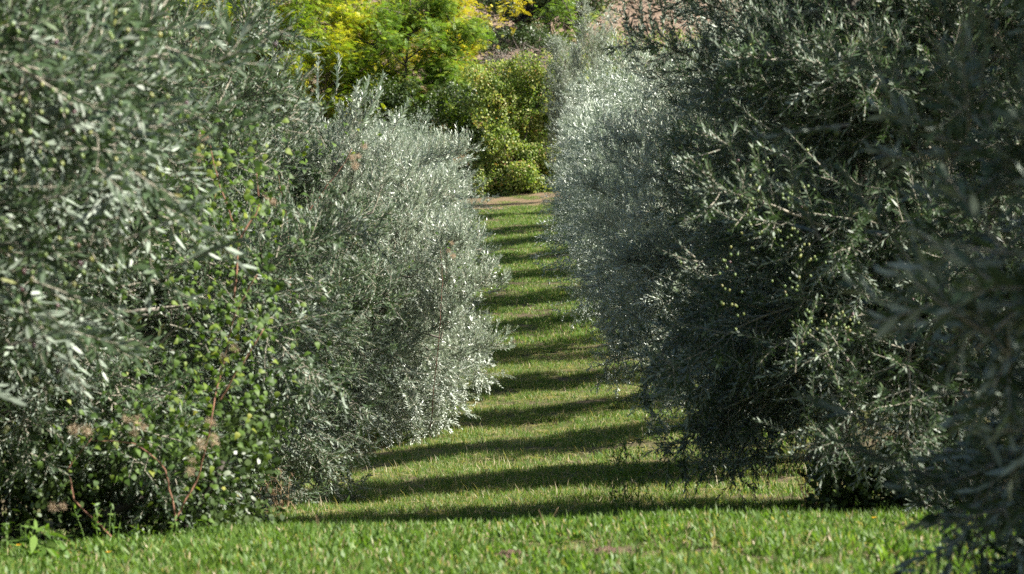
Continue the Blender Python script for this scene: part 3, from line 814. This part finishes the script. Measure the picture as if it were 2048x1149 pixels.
def dark_scrub(rng):
    return [(rng.uniform(-2.4, 2.2), rng.uniform(-.8, .8), h, rng.uniform(.2, .5), .4, rng.uniform(.15, .4)) for h in rng.uniform(.1, 1.9, 60)]
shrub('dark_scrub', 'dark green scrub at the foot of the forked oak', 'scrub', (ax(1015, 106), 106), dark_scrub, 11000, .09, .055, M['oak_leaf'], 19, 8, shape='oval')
def dark_scrub_low(rng):
    return [(rng.uniform(-1.6, 2.4), rng.uniform(-.8, .8), h, rng.uniform(.2, .5), .4, rng.uniform(.15, .4)) for h in rng.uniform(.05, 1.5, 60)]
shrub('dark_scrub', 'dark scrub just above the vine bank, before the grey brushwood', 'scrub', (ax(1040, 99.5), 99.5), dark_scrub_low, 11000, .09, .05, M['oak_leaf'], 23, 8, shape='oval')
oak('dark oak with a forked black trunk against the ploughed field', ax(1042, 112), 112, 6.0, 1)
oak('second dark oak with a straight thin trunk, close to the forked one', ax(1095, 113), 113, 6.2, 2, 6000)
oak('dark oak behind the leaning young locust', ax(1160, 111), 111, 5.6, 4, 6000)

def brush(label, x, y, seed, n=260, size=1.3):
    rng = np.random.default_rng(seed)
    root = thing('dead_brushwood', label, 'brushwood', (x, y, gz(x, y)))
    mb = MB()
    for i in range(n):
        p = twig_path(rng.normal(size=3) * np.array([size * .5, .3, .3]) + (0, 0, .5), unit(rng.normal(size=3) * np.array([1, .6, .6]) + (0, 0, .2)), rng.uniform(.4, 1.1), 5, rng, -.2, .5)
        mb.tube(p, np.linspace(.012, .004, 5), 3)
    link('twigs', mb.mesh('twigs', M['dead_twig']), root, kind='stuff')
brush('tangle of grey dead branches under the forked oak', ax(1035, 104), 104, 5, 420, 2.0)
brush('grey bare branches on the bank left of the oaks', ax(975, 102), 102, 6, 160, 1.0)

def hollow_shade_bramble(rng):
    return [(rng.uniform(-1.3, 1.0), rng.uniform(-.5, .5), h, rng.uniform(.1, .3), rng.uniform(.1, .3), rng.uniform(.06, .18)) for h in rng.uniform(.03, .75, 110)]
def foot_shade_bramble(rng):
    return [(rng.uniform(-.45, .6), rng.uniform(-.3, .3), h, rng.uniform(.06, .18), .15, rng.uniform(.05, .12)) for h in rng.uniform(.02, .4, 40)]
shrub('shade_bramble', 'low added bramble, coloured dark as shade, at the trunk foot of the fruit-laden olive on the right', 'undergrowth', (at(1760, 1000, 15.6).x, 15.6), foot_shade_bramble, 3600, .045, .03, M['oak_leaf'], 47, 6, shape='oval')  # added dark leaves stand in for the shade at the trunk foot
shrub('shade_bramble', 'added bramble coloured dark as the shade of the hollow under the clematis-draped olive', 'undergrowth', (at(190, 1000, 14.6).x, 14.7), hollow_shade_bramble, 11000, .045, .03, M['oak_leaf'], 44, 8, shape='oval')  # added low-albedo leaves paint the hollow's shadow and cover its lit ground

# a young slim olive standing behind the right row
def young_olive(label, x, y, H, Rc, seed):
    rng = np.random.default_rng(seed)
    root = thing('olive_tree', label, 'olive tree', (x, y, gz(x, y)), 'young olives beyond the right row')
    tb = MB(); tb.tube([(0, 0, -.2), (.03, 0, H * .3), (0, .02, H * .6), (.02, 0, H * .95)], [.07, .055, .04, .015], 7)
    tr = link('trunk', tb.mesh('trunk', M['olive_bark'], True), root)
    for i in range(26):
        t = rng.uniform(.12, .85); phi = i * 2.4
        wm, fm = BRS['up'][int(rng.integers(4))]
        r = Rc * rng.uniform(.05, .6) * (1 - .5 * t)
        w = link('branch', wm, root, (r * math.cos(phi), r * math.sin(phi), H * t), (rng.normal() * .1, rng.normal() * .1, phi), rng.uniform(.8, 1.2))
        link('foliage', fm, w, kind='stuff')
young_olive('slim upright young olive rising above the right row near the ploughed field', ax(1185, 78), 78.8, 6.4, .9, 3)
young_olive('narrow grey young olive beside the vine bank, lower than its slim neighbour', ax(1130, 83), 83.5, 5.2, .7, 5)

# ------------------------------------------------------------------ grass
hide = bpy.data.collections.new('grass_tufts')      # source tufts, not linked to the scene
def tuft(seed, n, rad, hmin, hmax, w, shape='blade', dryf=.14, flat=0):
    rng = np.random.default_rng(seed)
    a = rng.uniform(0, 2 * PI, n); r = rad * np.sqrt(rng.random(n))
    P = np.stack([r * np.cos(a), r * np.sin(a), np.full(n, -.008)], 1)
    D = unit(np.stack([rng.normal(size=n) * .42, rng.normal(size=n) * .42, np.ones(n)], 1))
    if flat: D = unit(rng.normal(size=(n, 3)) * np.array([1, 1, .12]) + np.array([0, 0, .08])); P[:, 2] = rng.uniform(.004, .03, n)
    N = rng.normal(size=(n, 3)); N[:, 2] = 2.0 if flat else .1
    L = rng.uniform(hmin, hmax, n)
    t = np.clip(rng.normal(.48, .18, n), 0, .8); dry = rng.random(n) < dryf; t[dry] = rng.uniform(.84, 1, dry.sum())
    mb = MB(); mb.leaves(P, D, N, L, w * rng.uniform(.6, 1.3, n), t, shape, rng.uniform(.1, .6, n))
    o = bpy.data.objects.new('grass_tuft', mb.mesh('grass_tuft', M['grass'])); hide.objects.link(o)
    return o

def scatter(name, pts, rotz, scale, objs, seed):
    """one grass object: its points carry the tufts through geometry nodes"""
    me = bpy.data.meshes.new(name)
    me.vertices.add(len(pts)); me.vertices.foreach_set('co', np.asarray(pts, np.float32).ravel())
    a = me.attributes.new('rz', 'FLOAT', 'POINT'); a.data.foreach_set('value', np.asarray(rotz, np.float32))
    a = me.attributes.new('sc', 'FLOAT', 'POINT'); a.data.foreach_set('value', np.asarray(scale, np.float32))
    me.update()
    o = link(name, me, kind='stuff')
    ng = bpy.data.node_groups.new(name, 'GeometryNodeTree')
    ng.interface.new_socket('Geometry', in_out='INPUT', socket_type='NodeSocketGeometry')
    ng.interface.new_socket('Geometry', in_out='OUTPUT', socket_type='NodeSocketGeometry')
    gi = ng.nodes.new('NodeGroupInput'); go = ng.nodes.new('NodeGroupOutput')
    inst = ng.nodes.new('GeometryNodeInstanceOnPoints')
    gti = ng.nodes.new('GeometryNodeGeometryToInstance')
    for ob in objs:
        oi = ng.nodes.new('GeometryNodeObjectInfo'); oi.inputs['Object'].default_value = ob; oi.inputs['As Instance'].default_value = True
        ng.links.new(oi.outputs['Geometry'], gti.inputs[0])
    ng.links.new(gi.outputs[0], inst.inputs['Points'])
    ng.links.new(gti.outputs[0], inst.inputs['Instance'])
    inst.inputs['Pick Instance'].default_value = True
    def named(n):
        x = ng.nodes.new('GeometryNodeInputNamedAttribute'); x.data_type = 'FLOAT'; x.inputs['Name'].default_value = n; return x.outputs['Attribute']
    cx = ng.nodes.new('ShaderNodeCombineXYZ'); ng.links.new(named('rz'), cx.inputs[2])
    e2r = ng.nodes.new('FunctionNodeEulerToRotation'); ng.links.new(cx.outputs[0], e2r.inputs[0])
    ng.links.new(e2r.outputs[0], inst.inputs['Rotation'])
    cs = ng.nodes.new('ShaderNodeCombineXYZ'); s = named('sc')
    for k in range(3): ng.links.new(s, cs.inputs[k])
    ng.links.new(cs.outputs[0], inst.inputs['Scale'])
    ng.links.new(inst.outputs[0], go.inputs[0])
    md = o.modifiers.new('tufts', 'NODES'); md.node_group = ng
    return o

def patch(x, y, s=1.0):
    return .5 + .28 * np.sin(x * 1.9 * s + 1.3 * np.sin(y * 1.1 * s)) * np.sin(y * 1.4 * s + x * .7 * s) + .22 * np.sin(x * 4.3 * s + y * 3.1 * s + 2)

def lawn(name, x0, x1, y0, y1, dens, objs, seed, smin=.6, smax=1.25, thin=.35, mounds=()):
    rng = np.random.default_rng(seed)
    n = int((x1 - x0) * (y1 - y0) * dens)
    x = rng.uniform(x0, x1, n); y = rng.uniform(y0, y1, n)
    p = patch(x, y)
    side = np.clip((np.abs(x - .2) - 2.3) / 1.2, 0, 1) * np.clip((y - 14) / 1.5, 0, 1)      # thinner under the trees
    keep = rng.random(n) > np.clip(thin * (1 - p) * 1.6 + side * .55, 0, .93)
    for mx, my, mr in mounds: keep &= (np.hypot(x - mx, (y - my) * .8) > mr * .6) | (rng.random(n) < .4)
    x, y, p = x[keep], y[keep], p[keep]
    sc = (smin + (smax - smin) * np.clip(p * .7 + rng.random(len(x)) * .45, 0, 1)) * (1 - .3 * np.clip((np.abs(x - .2) - 2.3) / 1.2, 0, 1))
    scatter(name, np.stack([x, y, ground_z(x, y)], 1), rng.uniform(0, 2 * PI, len(x)), sc, objs, seed)

near = [tuft(i, 38, .09, .03, .09, .0075, 'strap') for i in range(5)] + [tuft(60, 22, .10, .04, .085, .019, 'oval', .05), tuft(61, 26, .11, .03, .07, .016, 'strap', .25), tuft(62, 7, .10, .07, .13, .005, 'blade', .15), tuft(65, 26, .10, .04, .085, .013, 'strap', .08), tuft(63, 30, .12, .05, .13, .004, 'blade', .9, 1)]
mid = [tuft(20 + i, 60, .16, .03, .085, .008, 'blade', (.10, .16, .28)[i % 3]) for i in range(5)] + [tuft(64, 70, .17, .05, .13, .005, 'blade', .92, 1)]
far = [tuft(40 + i, 90, .30, .04, .10, .014) for i in range(4)]
HEAPS = [(at(1215, 1095, 11.9).x, 11.9, .17), (at(1020, 1092, 11.9).x, 11.9, .12), (at(1120, 1100, 11.7).x, 11.7, .08)]
lawn('grass', -5.5, 5.5, 8.5, 17.2, 170, near, 1, .5, 1.4, .46, HEAPS)
lawn('grass', -5.5, 5.5, 8.5, 17.2, 45, [tuft(70, 34, .12, .05, .13, .004, 'blade', .92, 1), tuft(71, 24, .12, .03, .08, .007, 'strap', .8, 1)], 6, .7, 1.2, .9)
lawn('grass', -5.5, 5.5, 17.2, 45, 70, mid, 2, .5, 1.25, .5)
lawn('grass', -6, 6, 45, 82.9, 26, far, 3, .6, 1.15, .45)
lawn('grass', -4, 5, 82.0, 87.8, 34, far, 5, .3, .7, .95)
lawn('grass', -14, 14, -4, 8.5, 12, mid, 4, .7, 1.2, .4)

# ------------------------------------------------------------------ small things in the grass
for i, (hx, hy, hr) in enumerate(HEAPS[:2]):
    rng = np.random.default_rng(60 + i)
    root = thing('molehill', ['larger brown heap of loose soil in the foreground grass', 'smaller brown soil heap left of the larger one in the foreground grass'][i], 'molehill', (hx, hy, gz(hx, hy)), 'soil heaps in the foreground grass')
    mb = MB(); rs = np.linspace(1, 0, 9); a = np.arange(20) / 20 * 2 * PI
    v = []
    for r_ in rs:
        for b in a:
            k = r_ * hr * 1.15 * (1 + .1 * math.sin(3 * b)); v.append((k * math.cos(b), k * math.sin(b), (.045 + .02 * math.sin(2 * b + i)) * (1 - r_ ** 2) ** 1.2 - .012 + rng.normal() * .009))
    q = [(i_ * 20 + j, i_ * 20 + (j + 1) % 20, (i_ + 1) * 20 + (j + 1) % 20, (i_ + 1) * 20 + j) for i_ in range(8) for j in range(20)]
    mb.add(v, q)
    link('heap', mb.mesh('heap', M['clod'], True), root)
    cb = MB()
    base = np.array([(1, 0, 0), (-1, 0, 0), (0, 1, 0), (0, -1, 0), (0, 0, 1), (0, 0, -1)], float)
    tri = np.array([(0, 2, 4), (2, 1, 4), (1, 3, 4), (3, 0, 4), (2, 0, 5), (1, 2, 5), (3, 1, 5), (0, 3, 5)])
    for k in range(200):
        r_ = abs(rng.normal()) * hr * .9; b = rng.uniform(0, 6.28)
        cb.add(base * rng.uniform(.006, .02) * rng.uniform(.6, 1.3, (6, 1)) + (r_ * math.cos(b), r_ * math.sin(b), max(.0, .045 * (1 - (r_ / hr) ** 2))), None, tri)
    link('crumbs', cb.mesh('crumbs', M['clod']), root, kind='stuff')

def weed(label, px, py, Y, H, seed, leaves=60, mat='weed_leaf', lean=.1, name='weed', spread=.16, catg='weed', stalks=3):
    rng = np.random.default_rng(seed); x = at(px, py, Y).x
    root = thing(name, label, catg, (x, Y, gz(x, Y)))
    lb = MB()
    for k in range(stalks):
        st = twig_path((rng.normal() * .02 * (1 + stalks / 4), rng.normal() * .02 * (1 + stalks / 4), -.02), unit(np.array([rng.normal() * lean, rng.normal() * lean, 1])), H * rng.uniform(.7, 1.05), 9, rng, .2, .2)
        mb = MB(); mb.tube(st, np.linspace(.0032, .0015, 9), 5, rng.random())
        link('stalk', mb.mesh('stalk', M['dry_stalk'] if mat == 'dry_stalk' else M['weed_leaf']), root)
        n = leaves // stalks
        i = rng.integers(1, 9, n); P = st[i] + rng.normal(size=(n, 3)) * .01
        D = unit(rng.normal(size=(n, 3)) + (0, 0, .3)); L = spread * rng.uniform(.35, 1, n)
        lb.leaves(P, D, np.tile([0, 0, 1.0], (n, 1)) + rng.normal(size=(n, 3)) * .4, L, L * .28, rng.random(n), 'lance', .3)
    if leaves: link('leaves', lb.mesh('leaves', M[mat]), root, kind='stuff')
weed('tall leafy weed standing in the shaded grass just beyond the foreground crest', 1262, 1000, 17.3, .56, 1, 620, spread=.05, stalks=10, lean=.34)
weed('small pale rosette weed on the left edge of the grass', 695, 970, 19.5, .10, 3, 26, spread=.09)
weed('dry brown thistle clump at the foot of the fruit-laden olive', 1640, 930, 16.5, .55, 4, 260, 'dry_stalk', .35, 'thistle', .06, 'dry plant', 9)
weed('leafless straw-coloured stalk in the foreground left of the soil heaps', 652, 1045, 13.4, .24, 5, 0, 'dry_stalk', .3, 'dry_stalk', .1, 'stalk', 2)
weed('thin dry stem on the crest, in front of the darkest shadow stripe', 1088, 1035, 13.6, .18, 6, 0, 'dry_stalk', .25, 'dry_stalk', .1, 'stalk', 2)
weed('brown dry weeds at the foot of the upright-shooted left olive', 560, 965, 19.4, .4, 7, 160, 'dry_stalk', .35, 'dry_weed', .05, 'dry plant', 12)
weed('green seedling weed at the foot of the clematis-draped olive', 95, 1060, 12.6, .2, 8, 60)
weed('broad dark green dock leaves at the edge of the near left shade', 160, 1085, 11.9, .13, 9, 40, spread=.10)

for i, (px, py, Y, H) in enumerate([(30, 1060, 12.9, .24), (255, 1065, 12.9, .2), (330, 1060, 13.1, .17), (420, 1045, 13.4, .2), (205, 1050, 13.2, .3)]):
    weed(['upright weed at the far left, before the black hollow', 'weed with pale leaves under the hanging seed heads', 'small weed where the clematis stem meets the ground', 'leafy weed at the right end of the dark hollow', 'tall thin weed in front of the black hollow'][i], px, py, Y, H, 80 + i, 70, spread=.05, stalks=5)

def flower(label, px, py, Y, seed):
    rng = np.random.default_rng(seed); x = at(px, py, Y).x
    zt = at(px, py, Y).z - gz(x, Y)
    root = thing('dandelion', label, 'flower', (x, Y, gz(x, Y)), 'yellow flowers in the grass')
    H = max(.06, zt)
    mb = MB(); mb.tube([(0, 0, -.01), (.004, 0, H * .5), (0, 0, H)], [.002, .002, .003], 5)
    link('stem', mb.mesh('stem', M['weed_leaf']), root)
    for k in range(14):
        a = k / 14 * 2 * PI
        p = MB(); p.leaves([(0, 0, 0)], [(1, 0, .3)], [(0, 0, 1)], .016, .006, rng.random(), 'oval', .1)
        if k == 0: me = p.mesh('petal', M['petal'])
        link('petal', me, root, (0, 0, H), (0, 0, a))
flower('yellow dandelion by the shadow stripe left of centre', 580, 999, 18.6, 1)
flower('orange-yellow dandelion at the far left edge of the foreground', 37, 1091, 11.8, 2)
flower('yellow dandelion low in the foreground, right of the edge one', 217, 1105, 11.5, 3)
flower('small orange flower in the right foreground grass', 1748, 1044, 12.9, 4)
